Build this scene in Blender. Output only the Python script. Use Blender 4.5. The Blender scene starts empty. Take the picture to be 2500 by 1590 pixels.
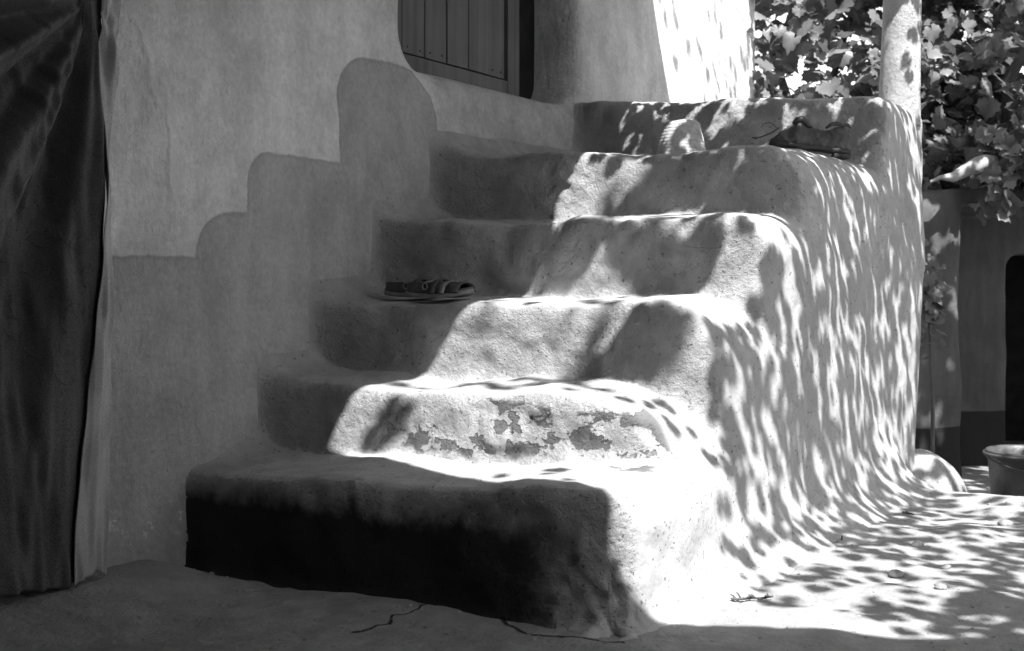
import bpy, bmesh, math, random
import numpy as np
from mathutils import Vector, Matrix, noise as mnoise

C = bpy.context.scene.collection
SC = bpy.context.scene
R = math.radians
rng = np.random.default_rng(7)
random.seed(7)

# ------------------------------------------------------------------ camera
cam_d = bpy.data.cameras.new('camera')
cam_d.lens = 45.0; cam_d.sensor_width = 36.0
cam_d.shift_y = -0.0438
cam_d.dof.use_dof = True; cam_d.dof.focus_distance = 3.9; cam_d.dof.aperture_fstop = 5.6
cam_d.clip_end = 500; cam_d.clip_start = 0.05
cam = bpy.data.objects.new('camera', cam_d); C.objects.link(cam)
cam.location = (0, 0, 0.8); cam.rotation_euler = (R(90), 0, 0)
SC.camera = cam

# stair frame: local x = a (along the house wall), local y = -b (b = out from the wall), z up
OX, OY = -0.914, 3.6
CA, SA_ = 0.5, 0.8660254
def W(a, b, z=0.0):
    return Vector((OX + CA*a + SA_*b, OY + SA_*a - CA*b, z))
FRAME = Matrix.Translation((OX, OY, 0)) @ Matrix.Rotation(R(60), 4, 'Z')

# ------------------------------------------------------------------ light
S_A, S_B = -0.40, 0.53                               # sun direction (a, b, 1)
sun_dir = Vector((CA*S_A + SA_*S_B, SA_*S_A - CA*S_B, 1.0)).normalized()
sun_el = math.asin(sun_dir.z); sun_az = math.atan2(sun_dir.x, sun_dir.y)
SC.view_settings.view_transform = 'Standard'
SC.view_settings.look = 'None'
SC.view_settings.exposure = 1.70
SC.view_settings.gamma = 1.0
SC.view_settings.use_curve_mapping = False

world = bpy.data.worlds.new("World"); SC.world = world; world.use_nodes = True
wt = world.node_tree; wn = wt.nodes; wn.clear()
sky = wn.new('ShaderNodeTexSky'); sky.sky_type = 'NISHITA'; sky.sun_disc = False
sky.sun_elevation = sun_el; sky.sun_rotation = sun_az
bw = wn.new('ShaderNodeRGBToBW')
bg = wn.new('ShaderNodeBackground'); bg.inputs['Strength'].default_value = 0.15
wo = wn.new('ShaderNodeOutputWorld')
wt.links.new(sky.outputs[0], bw.inputs[0]); wt.links.new(bw.outputs[0], bg.inputs[0]); wt.links.new(bg.outputs[0], wo.inputs[0])

sl = bpy.data.lights.new('sun', 'SUN'); sl.energy = 4.0; sl.angle = R(0.53); sl.color = (1, 1, 1)
so = bpy.data.objects.new('sun', sl); C.objects.link(so)
so.rotation_euler = sun_dir.to_track_quat('Z', 'Y').to_euler(); so.location = (3, -2, 8)
SC.cycles.max_bounces = 8; SC.cycles.diffuse_bounces = 5

# ------------------------------------------------------------------ numeric helpers
_lat = rng.random((64, 64, 64)).astype(np.float32)
def vnoise(p, s):
    q = np.asarray(p, np.float32)/s + 500.0
    i = np.floor(q).astype(np.int64); f = q - i; f = f*f*(3 - 2*f)
    out = 0
    for dx in (0, 1):
        for dy in (0, 1):
            for dz in (0, 1):
                w = (f[..., 0] if dx else 1-f[..., 0])*(f[..., 1] if dy else 1-f[..., 1])*(f[..., 2] if dz else 1-f[..., 2])
                out = out + w*_lat[(i[..., 0]+dx) & 63, (i[..., 1]+dy) & 63, (i[..., 2]+dz) & 63]
    return out*2 - 1
def fbm(p, s, o=3):
    r = 0; a = 1.0
    for k in range(o):
        r = r + a*vnoise(np.asarray(p) + 17.3*k, s); a *= 0.5; s *= 0.5
    return r
def smin(a, b, k):
    h = np.maximum(k - np.abs(a - b), 0)/k
    return np.minimum(a, b) - h*h*k*0.25
def smax(a, b, k): return -smin(-a, -b, k)
def sstep(x, e0, e1):
    t = np.clip((x - e0)/(e1 - e0), 0, 1); return t*t*(3 - 2*t)

def grid(lo, hi, h):
    ax = [np.arange(l, u + h, h, dtype=np.float32) for l, u in zip(lo, hi)]
    return np.meshgrid(*ax, indexing='ij')

def surface_nets(F, lo, h):
    S = F < 0
    n = np.array(F.shape) - 1
    def cor(A, d): return A[d[0]:d[0]+n[0], d[1]:d[1]+n[1], d[2]:d[2]+n[2]]
    cs = [(x, y, z) for x in (0, 1) for y in (0, 1) for z in (0, 1)]
    cnt = sum(cor(S, d).astype(np.int8) for d in cs)
    act = (cnt > 0) & (cnt < 8)
    idx = np.argwhere(act)
    vid = np.full(act.shape, -1, np.int32); vid[act] = np.arange(len(idx))
    acc = np.zeros((len(idx), 3)); num = np.zeros(len(idx))
    for c0 in cs:
        for ax in range(3):
            if c0[ax]: continue
            c1 = list(c0); c1[ax] = 1
            f0 = F[tuple((idx + c0).T)]; f1 = F[tuple((idx + c1).T)]
            m = (f0 < 0) != (f1 < 0)
            t = np.where(m, f0/np.where(m, f0 - f1, 1), 0)
            p = np.array(c0, float)[None] + t[:, None]*(np.array(c1) - np.array(c0))[None]
            acc[m] += p[m]; num[m] += 1
    V = (idx + acc/num[:, None])*h + np.array(lo)
    faces = []
    for ax in range(3):
        u, v = (ax+1) % 3, (ax+2) % 3
        a = [slice(None)]*3; b = [slice(None)]*3
        a[ax] = slice(0, -1); b[ax] = slice(1, None)
        ch = S[tuple(a)] != S[tuple(b)]
        e = np.argwhere(ch)
        ok = (e[:, u] > 0) & (e[:, v] > 0) & (e[:, u] < F.shape[u]-1) & (e[:, v] < F.shape[v]-1)
        e = e[ok]
        ins = S[tuple(e.T)]
        du = np.zeros(3, int); du[u] = 1; dv = np.zeros(3, int); dv[v] = 1
        q = np.stack([vid[tuple((e - du - dv).T)], vid[tuple((e - dv).T)], vid[tuple(e.T)], vid[tuple((e - du).T)]], 1)
        q[~ins] = q[~ins][:, ::-1]
        faces.append(q)
    return V, np.concatenate(faces)

def np_mesh(name, V, Fq, smooth=True):
    me = bpy.data.meshes.new(name)
    V = np.asarray(V, np.float32); Fq = np.asarray(Fq, np.int32)
    k = Fq.shape[1]
    me.vertices.add(len(V)); me.vertices.foreach_set('co', V.ravel())
    me.loops.add(Fq.size); me.loops.foreach_set('vertex_index', Fq.ravel())
    me.polygons.add(len(Fq))
    me.polygons.foreach_set('loop_start', np.arange(0, Fq.size, k, dtype=np.int32))
    me.polygons.foreach_set('use_smooth', np.full(len(Fq), smooth))
    me.update(calc_edges=True); me.validate()
    return me
def drop(V, Fq, keep):
    """remove faces whose corners are not all kept, then loose vertices"""
    Fq = Fq[keep[Fq].all(1)]
    used = np.zeros(len(V), bool); used[Fq.ravel()] = True
    m = np.cumsum(used) - 1
    return V[used], m[Fq]
def normals(V, Fq):
    n = np.cross(V[Fq[:, 2]] - V[Fq[:, 0]], V[Fq[:, 3]] - V[Fq[:, 1]])
    N = np.zeros_like(V)
    for k in range(4): np.add.at(N, Fq[:, k], n)
    return N/np.maximum(np.linalg.norm(N, axis=1, keepdims=True), 1e-9)

# ------------------------------------------------------------------ object helpers
def link(name, me, mat=None, parent=None, matrix=None):
    o = bpy.data.objects.new(name, me); C.objects.link(o)
    if mat is not None: me.materials.append(mat)
    if parent is not None: o.parent = parent
    if matrix is not None: o.matrix_local = matrix
    return o
def tag(o, label=None, cat=None, group=None, kind=None):
    if label: o['label'] = label
    if cat: o['category'] = cat
    if group: o['group'] = group
    if kind: o['kind'] = kind
    return o
def thing(name, label, cat, matrix=None, group=None):
    o = bpy.data.objects.new(name, None); C.objects.link(o); o.empty_display_size = 0.1
    if matrix is not None: o.matrix_world = matrix
    return tag(o, label, cat, group)
def bm_mesh(name, bm, smooth=True):
    me = bpy.data.meshes.new(name); bmesh.ops.recalc_face_normals(bm, faces=bm.faces[:]); bm.to_mesh(me); bm.free()
    for p in me.polygons: p.use_smooth = smooth
    return me
def add_box(bm, lo, hi, bev=0.0):
    vs = [bm.verts.new((x, y, z)) for x in (lo[0], hi[0]) for y in (lo[1], hi[1]) for z in (lo[2], hi[2])]
    fs = [(0, 1, 3, 2), (4, 6, 7, 5), (0, 4, 5, 1), (2, 3, 7, 6), (0, 2, 6, 4), (1, 5, 7, 3)]
    ff = [bm.faces.new([vs[i] for i in f]) for f in fs]
    if bev:
        es = list({e for f in ff for e in f.edges})
        bmesh.ops.bevel(bm, geom=es, offset=bev, segments=2, affect='EDGES', profile=0.5)
def add_tube(bm, pts, rad, seg=10, cap=True):
    pts = [Vector(p) for p in pts]
    if not hasattr(rad, '__len__'): rad = [rad]*len(pts)
    rings = []; ref = None
    for i, p in enumerate(pts):
        d = (pts[min(i+1, len(pts)-1)] - pts[max(i-1, 0)]).normalized()
        if ref is None: ref = d.orthogonal().normalized()
        ref = (ref - d*ref.dot(d)).normalized(); s = d.cross(ref)
        rings.append([bm.verts.new(p + (ref*math.cos(t) + s*math.sin(t))*rad[i]) for t in [2*math.pi*k/seg for k in range(seg)]])
    for A, B in zip(rings, rings[1:]):
        for k in range(seg): bm.faces.new((A[k], A[(k+1) % seg], B[(k+1) % seg], B[k]))
    if cap:
        bm.faces.new(rings[0][::-1]); bm.faces.new(rings[-1])
def add_lathe(bm, prof, seg=32, jit=None):
    rings = []
    for r, z in prof:
        if r < 1e-5: rings.append([bm.verts.new((0, 0, z))]); continue
        ring = []
        for k in range(seg):
            t = 2*math.pi*k/seg; q = r*(1 + (jit(t, z) if jit else 0))
            ring.append(bm.verts.new((q*math.cos(t), q*math.sin(t), z)))
        rings.append(ring)
    for A, B in zip(rings, rings[1:]):
        for k in range(seg):
            k2 = (k+1) % seg
            if len(A) == 1 and len(B) == 1: continue
            if len(A) == 1: bm.faces.new((A[0], B[k2], B[k]))
            elif len(B) == 1: bm.faces.new((A[k], A[k2], B[0]))
            else: bm.faces.new((A[k], A[k2], B[k2], B[k]))

# ------------------------------------------------------------------ materials
class NT:
    def __init__(s, name):
        s.m = bpy.data.materials.new(name); s.m.use_nodes = True
        s.t = s.m.node_tree; s.n = s.t.nodes
        s.b = s.n['Principled BSDF']
        s.co = s.n.new('ShaderNodeTexCoord').outputs['Object']
    def l(s, a, b): s.t.links.new(a, b)
    def _in(s, sock, v):
        if hasattr(v, 'is_output'): s.l(v, sock)
        else: sock.default_value = v
    def math(s, op, a, b=0.0, c=0.0, clamp=False):
        n = s.n.new('ShaderNodeMath'); n.operation = op; n.use_clamp = clamp
        s._in(n.inputs[0], a); s._in(n.inputs[1], b); s._in(n.inputs[2], c); return n.outputs[0]
    def vec(s, op, a, b=(0, 0, 0), out=0):
        n = s.n.new('ShaderNodeVectorMath'); n.operation = op
        s._in(n.inputs[0], a)
        if op == 'SCALE': s._in(n.inputs['Scale'], b)
        elif op not in ('ABSOLUTE', 'LENGTH'): s._in(n.inputs[1], b)
        return n.outputs['Value'] if op == 'LENGTH' else n.outputs[0]
    def noise(s, scale, detail=4, rough=0.55, co=None, stretch=None):
        c = co or s.co
        if stretch: c = s.vec('MULTIPLY', c, stretch)
        n = s.n.new('ShaderNodeTexNoise'); s.l(c, n.inputs['Vector'])
        n.inputs['Scale'].default_value = scale; n.inputs['Detail'].default_value = detail
        n.inputs['Roughness'].default_value = rough; return n.outputs['Fac']
    def ramp(s, v, lo, hi, a=0.0, b=1.0, smooth=True):
        n = s.n.new('ShaderNodeMapRange'); n.interpolation_type = 'SMOOTHSTEP' if smooth else 'LINEAR'
        s._in(n.inputs['Value'], v)
        n.inputs['From Min'].default_value = lo; n.inputs['From Max'].default_value = hi
        s._in(n.inputs['To Min'], a); s._in(n.inputs['To Max'], b); return n.outputs['Result']
    def mix(s, f, a, b):
        n = s.n.new('ShaderNodeMix'); n.data_type = 'FLOAT'
        s._in(n.inputs[0], f); s._in(n.inputs[2], a); s._in(n.inputs[3], b); return n.outputs[0]
    def sep(s, v):
        n = s.n.new('ShaderNodeSeparateXYZ'); s.l(v, n.inputs[0]); return n.outputs
    def comb(s, x, y, z):
        n = s.n.new('ShaderNodeCombineXYZ'); s._in(n.inputs[0], x); s._in(n.inputs[1], y); s._in(n.inputs[2], z); return n.outputs[0]
    def seg(s, p, A, B):
        """distance in the xy plane from p to the segment AB"""
        A = Vector((*A, 0)); B = Vector((*B, 0)); d = B - A
        pa = s.vec('SUBTRACT', p, A[:])
        n = s.n.new('ShaderNodeVectorMath'); n.operation = 'DOT_PRODUCT'; s.l(pa, n.inputs[0]); n.inputs[1].default_value = d[:]
        h = s.math('DIVIDE', n.outputs['Value'], d.length_squared, clamp=True)
        sc = s.vec('SCALE', s.comb(d.x, d.y, 0), h)
        return s.vec('LENGTH', s.vec('SUBTRACT', pa, sc))
    def bump(s, h, dist, strength=1.0, prev=None):
        n = s.n.new('ShaderNodeBump'); n.inputs['Strength'].default_value = strength
        n.inputs['Distance'].default_value = dist; s.l(h, n.inputs['Height'])
        if prev is not None: s.l(prev, n.inputs['Normal'])
        return n.outputs[0]
    def done(s, val, rough=0.9, spec=0.2, normal=None):
        if hasattr(val, 'is_output'):
            c = s.n.new('ShaderNodeCombineColor')
            for k in range(3): s.l(val, c.inputs[k])
            s.l(c.outputs[0], s.b.inputs['Base Color'])
        else: s.b.inputs['Base Color'].default_value = (val, val, val, 1)
        s._in(s.b.inputs['Roughness'], rough); s.b.inputs['Specular IOR Level'].default_value = spec
        if normal is not None: s.l(normal, s.b.inputs['Normal'])
        return s.m

def speckle(nt, v, scale=60, dark=0.6, th=0.68):
    n = nt.noise(scale, 2, 0.6)
    return nt.math('MULTIPLY', v, nt.ramp(n, th, th+0.06, 1.0, dark))

def plain(name, v, rough=0.8, spec=0.3, nscale=12, amp=0.25, bd=0.004, bs=40):
    nt = NT(name)
    c = nt.math('MULTIPLY', nt.ramp(nt.noise(nscale, 5), 0.25, 0.75, 1-amp, 1+amp), v)
    return nt.done(c, rough, spec, nt.bump(nt.noise(bs, 4), bd))

# stairs: mud plaster
def mat_stairs(name='mud_plaster', marks=True):
    nt = NT(name)
    xyz = nt.sep(nt.co); a, y, z = xyz[0], xyz[1], xyz[2]
    base = nt.ramp(nt.noise(2.2, 5), 0.25, 0.75, 0.34, 0.43)
    base = nt.math('MULTIPLY', base, nt.ramp(nt.noise(16, 5, 0.65), 0.25, 0.75, 0.85, 1.1))
    base = speckle(nt, base, 95, 0.72, 0.66)
    base = speckle(nt, base, 38, 0.70, 0.70)
    # second riser: the light coat has come off in patches
    wob = nt.math('MULTIPLY', nt.math('SUBTRACT', nt.noise(9, 3), 0.5), 0.10)
    zz = nt.math('ADD', z, wob)
    band = nt.math('MULTIPLY', nt.ramp(zz, 0.315, 0.335), nt.ramp(zz, 0.455, 0.475, 1, 0))
    reg = nt.math('MULTIPLY', nt.ramp(a, 0.20, 0.23), nt.ramp(a, 0.44, 0.47, 1, 0))
    reg = nt.math('MULTIPLY', reg, nt.math('MULTIPLY', nt.ramp(y, -1.32, -1.27), nt.ramp(y, -0.5, -0.42, 1, 0)))
    pn = nt.ramp(nt.math('ADD', nt.noise(7.5, 4, 0.6, stretch=(1, 1, 1.3)), nt.math('MULTIPLY', nt.math('SUBTRACT', nt.noise(40, 4, 0.7), 0.5), 0.16)), 0.515, 0.545)
    patch = nt.math('MULTIPLY', nt.math('MULTIPLY', band, reg), pn)
    base = nt.mix(patch, base, 0.14) if marks else base
    # lowest riser: deep shade painted into the colour of its front, lighter at the rounded edges
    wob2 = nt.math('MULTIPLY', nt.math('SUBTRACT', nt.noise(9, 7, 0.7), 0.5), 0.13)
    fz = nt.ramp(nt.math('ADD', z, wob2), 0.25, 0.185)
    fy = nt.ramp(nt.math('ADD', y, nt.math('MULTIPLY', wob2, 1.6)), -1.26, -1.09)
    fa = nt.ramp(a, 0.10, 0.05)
    riser_shade = nt.math('MULTIPLY', fz, nt.math('MULTIPLY', fy, fa))
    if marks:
        base = nt.mix(riser_shade, base, 0.045)
        base = nt.math('MULTIPLY', base, nt.ramp(nt.math('ADD', y, wob), -0.17, -0.06, 1.0, 0.80))   # the wall's darker coat laps over the inner ends of the steps
    # hand-smoothed on treads and flank, coarse on the worn risers
    nrm = nt.sep([n for n in nt.n if n.type == 'TEX_COORD'][0].outputs['Normal'])
    face = nt.ramp(nrm[0], -0.35, -0.8) if marks else 0.3
    b = nt.bump(nt.noise(5, 5, 0.6), 0.02, 0.5)
    b = nt.bump(nt.noise(17, 4, 0.6, stretch=(1, 1, 0.45)), 0.010, 0.35, b)
    coarse = nt.math('MULTIPLY', nt.ramp(nt.noise(42, 6, 0.75), 0.3, 0.7), nt.ramp(nt.noise(6, 3), 0.35, 0.65, 0.35, 1.0))
    b = nt.bump(nt.math('MULTIPLY', coarse, nt.math('ADD', nt.math('MULTIPLY', face, 0.9), 0.14)), 0.012, 0.9, b)
    pits = nt.ramp(nt.noise(75, 2, 0.5), 0.66, 0.72)
    base = nt.math('MULTIPLY', base, nt.ramp(pits, 0, 1, 1.0, 0.55))
    b = nt.bump(pits, 0.004, 0.8, b); b.node.invert = True
    if marks:
        b = nt.bump(nt.math('MULTIPLY', patch, -1.0), 0.010, 0.8, b)
        xz = nt.comb(nt.math('ADD', a, nt.math('MULTIPLY', wob, 0.4)), nt.math('ADD', y, nt.math('MULTIPLY', wob, 0.4)), 0.0)
        yz = nt.comb(nt.math('ADD', y, nt.math('MULTIPLY', wob, 0.35)), nt.math('ADD', z, nt.math('MULTIPLY', wob, 0.35)), 0.0)
        d = None
        for A, B in (((-1.03, 0.71), (-1.035, 0.66)), ((-1.035, 0.66), (-1.028, 0.60)), ((-1.26, 0.905), (-1.20, 0.895)), ((-1.20, 0.895), (-1.12, 0.90))):
            e = nt.seg(yz, A, B); d = e if d is None else nt.math('MINIMUM', d, e)
        cr = nt.math('MULTIPLY', nt.ramp(nt.math('SUBTRACT', d, nt.math('MULTIPLY', nt.noise(30, 2), 0.004)), -0.003, 0.0005, 0.8, 0), nt.ramp(nrm[0], -0.2, -0.6))
        base = nt.mix(cr, base, 0.12)
    return nt.done(base, 0.95, 0.12, b)

DADO = [(-3.0, 0.3, 0.868, 0.03), (0.03, 1.27, 1.0, 0.13), (0.24, 1.27, 1.19, 0.10), (0.70, 1.26, 1.56, 0.17)]
def mat_wall():
    nt = NT('wall_plaster')
    w = nt.noise(3.5, 4)
    off = nt.math('MULTIPLY', nt.math('SUBTRACT', w, 0.5), 0.05)
    fine = nt.math('MULTIPLY', nt.math('SUBTRACT', nt.noise(30, 3), 0.5), 0.012)
    off = nt.math('ADD', off, fine)
    xyz = nt.sep(nt.co)
    p = nt.comb(nt.math('ADD', xyz[0], off), nt.math('ADD', xyz[2], off), 0.0)
    d = None
    for a0, a1, zt, r in DADO:
        c = ((a0+a1)/2, (zt-1)/2, 0); hx = (a1-a0)/2 - r; hz = (zt+1)/2 - r
        q = nt.vec('SUBTRACT', nt.vec('ABSOLUTE', nt.vec('SUBTRACT', p, c)), (hx, hz, 0))
        e = nt.math('SUBTRACT', nt.vec('LENGTH', nt.vec('MAXIMUM', q, (0, 0, 0))), r)
        d = e if d is None else nt.math('MINIMUM', d, e)
    dado = nt.ramp(d, -0.004, 0.004, 1, 0)
    base = nt.ramp(nt.noise(1.6, 5), 0.25, 0.75, 0.57, 0.70)
    streak = nt.noise(14, 4, 0.6, stretch=(1, 1, 0.16))
    base = nt.math('MULTIPLY', base, nt.ramp(streak, 0.25, 0.75, 0.93, 1.06))
    base = nt.math('MULTIPLY', base, nt.ramp(nt.noise(55, 4, 0.7), 0.25, 0.75, 0.88, 1.1))
    base = speckle(nt, base, 70, 0.65, 0.70)
    dk = nt.math('MULTIPLY', base, nt.ramp(nt.noise(6, 5), 0.25, 0.75, 0.52, 0.68))
    q = nt.vec('SUBTRACT', nt.vec('ABSOLUTE', nt.vec('SUBTRACT', p, (1.95, 1.0, 0))), (0.62, 0.52, 0))
    sill = nt.ramp(nt.vec('LENGTH', nt.vec('MAXIMUM', q, (0, 0, 0))), 0.02, 0.10, 1, 0)
    base = nt.math('MULTIPLY', base, nt.mix(sill, 1.0, nt.ramp(nt.noise(9, 5, 0.65), 0.3, 0.7, 0.66, 0.84)))
    base = nt.math('MULTIPLY', base, nt.ramp(nt.noise(0.9, 3), 0.3, 0.7, 0.90, 1.08))
    base = nt.math('MULTIPLY', base, nt.ramp(nt.noise(3.2, 6, 0.7), 0.35, 0.65, 0.86, 1.07))
    cd = None
    for A, B in (((-0.20, 1.48), (-0.165, 1.39)), ((-0.165, 1.39), (-0.16, 1.34)), ((-0.16, 1.34), (-0.135, 1.28)), ((-0.10, 1.25), (-0.085, 1.18)), ((-0.085, 1.18), (-0.085, 1.11)), ((-0.085, 1.11), (-0.062, 1.03)), ((1.29, 1.42), (1.33, 1.36)),
                 ((1.75, 1.53), (1.80, 1.49)), ((1.80, 1.49), (1.80, 1.45)), ((1.80, 1.45), (1.90, 1.44)), ((2.33, 1.55), (2.34, 1.50)), ((2.62, 1.70), (2.66, 1.60))):
        e = nt.seg(p, A, B); cd = e if cd is None else nt.math('MINIMUM', cd, e)
    crease = nt.ramp(nt.math('SUBTRACT', cd, nt.math('MULTIPLY', nt.noise(20, 3), 0.012)), -0.008, 0.016, 0.7, 0)
    rim = nt.ramp(nt.math('ABSOLUTE', nt.math('ADD', d, 0.006)), 0.0, 0.010, 0.90, 1.0)
    base = nt.math('MULTIPLY', nt.mix(dado, base, dk), rim)
    # flaked white crust low on the wall beside the curtain
    fl = nt.math('MULTIPLY', nt.ramp(nt.noise(26, 4, 0.7), 0.60, 0.64), nt.math('MULTIPLY', nt.ramp(xyz[2], 0.09, 0.12), nt.ramp(xyz[2], 0.17, 0.21, 1, 0)))
    fl = nt.math('MULTIPLY', fl, nt.ramp(xyz[0], 0.05, -0.02))
    base = nt.mix(fl, base, 0.6)
    b = nt.bump(dado, 0.004, 0.6)
    b = nt.bump(nt.noise(4, 5), 0.05, 0.8, b)
    b = nt.bump(crease, 0.008, 0.8, b)
    b = nt.bump(nt.noise(13, 5, 0.65, stretch=(1, 1, 0.5)), 0.016, 0.75, b)
    b = nt.bump(streak, 0.005, 0.4, b)
    b = nt.bump(nt.noise(60, 5, 0.75), 0.008, 0.8, b)
    return nt.done(base, 0.95, 0.1, b)

CRACKS = [[(-0.055, 0.845), (-0.13, 0.85), (-0.18, 0.835), (-0.24, 0.865), (-0.335, 0.835)],
          [(-0.02, 1.02), (-0.10, 1.10), (-0.14, 1.20), (-0.10, 1.32), (-0.07, 1.38)]]
def mat_ground():
    nt = NT('packed_earth')
    xyz = nt.sep(nt.co)
    base = nt.ramp(nt.noise(1.1, 5), 0.25, 0.75, 0.25, 0.345)
    base = nt.math('MULTIPLY', base, nt.ramp(nt.noise(11, 6, 0.65), 0.25, 0.75, 0.80, 1.15))
    base = speckle(nt, base, 55, 0.6, 0.68)
    wv = nt.math('MULTIPLY', nt.math('SUBTRACT', nt.noise(14, 3), 0.5), 0.05)
    p = nt.comb(nt.math('ADD', xyz[0], wv), nt.math('ADD', xyz[1], wv), 0.0)
    d = None
    for line in CRACKS:
        for A, B in zip(line, line[1:]):
            e = nt.seg(p, (A[0], -A[1]), (B[0], -B[1])); d = e if d is None else nt.math('MINIMUM', d, e)
    wd = nt.math('MULTIPLY', nt.noise(9, 2), 0.009)
    cr = nt.ramp(nt.math('SUBTRACT', d, wd), -0.003, 0.002, 1, 0)
    base = nt.mix(cr, base, 0.05)
    b = nt.bump(nt.noise(7, 6, 0.65), 0.03, 0.5)
    b = nt.bump(nt.noise(60, 4, 0.7), 0.008, 0.7, b)
    b = nt.bump(cr, 0.012, 1.0, b); b.node.invert = True
    return nt.done(base, 0.95, 0.1, b)

def mat_wood(name, v, ax=(1, 1, 0.04)):
    nt = NT(name)
    g = nt.noise(26, 5, 0.6, stretch=ax)
    c = nt.math('MULTIPLY', nt.ramp(g, 0.25, 0.75, 0.72, 1.2), v)
    c = nt.math('MULTIPLY', c, nt.ramp(nt.noise(3, 4), 0.3, 0.7, 0.85, 1.12))
    return nt.done(c, 0.7, 0.25, nt.bump(g, 0.003, 0.6))

def mat_leaf(name, v, trans=0.25):
    nt = NT(name)
    oi = nt.n.new('ShaderNodeAttribute'); oi.attribute_name = 'tone'
    c = nt.math('MULTIPLY', oi.outputs['Fac'], v)
    m = nt.done(c, 0.42, 0.5)
    tr = nt.n.new('ShaderNodeBsdfTranslucent'); cc = nt.n.new('ShaderNodeCombineColor')
    c2 = nt.math('MULTIPLY', c, 1.3)
    for k in range(3): nt.l(c2, cc.inputs[k])
    nt.l(cc.outputs[0], tr.inputs[0])
    mx = nt.n.new('ShaderNodeMixShader'); mx.inputs[0].default_value = trans
    nt.l(nt.b.outputs[0], mx.inputs[1]); nt.l(tr.outputs[0], mx.inputs[2])
    nt.l(mx.outputs[0], nt.n['Material Output'].inputs['Surface'])
    return m

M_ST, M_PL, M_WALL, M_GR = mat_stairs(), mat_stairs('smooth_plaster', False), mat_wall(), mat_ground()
M_OUT = plain('grey_plaster', 0.22, 0.95, 0.1, 3, 0.2, 0.006, 40)
M_ROOF = plain('dark_thatch', 0.05, 0.95, 0.1, 20, 0.4, 0.02, 60)
M_BLOCK = plain('blocker_plaster', 0.04, 0.95, 0.1, 3, 0.25, 0.01, 30)  # dark colour of the added light-blocking walls
M_DOOR = mat_wood('grey_painted_boards', 0.14)
M_DARK = plain('opening_shade', 0.02, 0.9, 0.1)  # near-black colour standing in for the darkness behind openings
M_IRON = plain('rusted_iron', 0.05, 0.6, 0.5)
M_BARK = mat_wood('bark', 0.10, (1, 1, 0.2))
M_PALEWOOD = mat_wood('pale_stripped_wood', 0.34, (0.3, 1, 1))

# ------------------------------------------------------------------ ground
def ground_h(X, Y):
    P = np.stack([X, Y, 0*X], -1)
    x = X - OX; y = Y - OY
    a = CA*x + SA_*y; b = SA_*x - CA*y
    h = 0.010*fbm(P, 0.45, 2) + 0.007*fbm(P+9, 0.12, 3)
    near = np.exp(-((X-0.5)**2 + (Y-3.5)**2)/30)
    h = h*near
    h += 0.058*sstep(a, 0.02, -0.22)*sstep(b, 0.42, 0.08)          # worn step at the curtained doorway
    h += 0.014*np.exp(-((b-1.75)/0.14)**2)*sstep(a, 0.3, 0.8)*fbm(P+3, 0.25, 2)
    edge = 4.86 - 0.9*(X - 1.62) + 0.03*vnoise(P+5, 0.2)
    edge = np.maximum(edge, 4.3)
    h += 0.03*np.exp(-((Y-edge+0.10)/0.14)**2)*sstep(X, 1.5, 1.9)
    h -= 0.34*sstep(Y - edge, -0.02, 0.20)*sstep(X, 1.0, 1.3)
    return h
def build_ground():
    def axis(lo, hi, f0, f1, h):
        inner = np.arange(f0, f1, h)
        out1 = f1 + np.cumsum(np.geomspace(h, 12, 26)); out0 = f0 - np.cumsum(np.geomspace(h, 12, 26))
        return np.concatenate([out0[::-1], inner, out1])
    xs = axis(0, 0, -1.7, 3.3, 0.014); ys = axis(0, 0, 2.4, 5.6, 0.014)
    X, Y = np.meshgrid(xs, ys, indexing='ij'); Z = ground_h(X, Y)
    # local frame of the stairs so that cracks can be laid in (a, b)
    x = X - OX; y = Y - OY
    V = np.stack([CA*x + SA_*y, -(SA_*x - CA*y), Z], -1).reshape(-1, 3)
    nx, ny = X.shape
    i = np.arange(nx*ny).reshape(nx, ny)
    Fq = np.stack([i[:-1, :-1], i[1:, :-1], i[1:, 1:], i[:-1, 1:]], -1).reshape(-1, 4)
    o = link('ground', np_mesh('ground', V, Fq), M_GR, matrix=FRAME)
    tag(o, 'packed earth courtyard floor with cracks in front of the mud stairs', 'ground', kind='structure')
build_ground()

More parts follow.
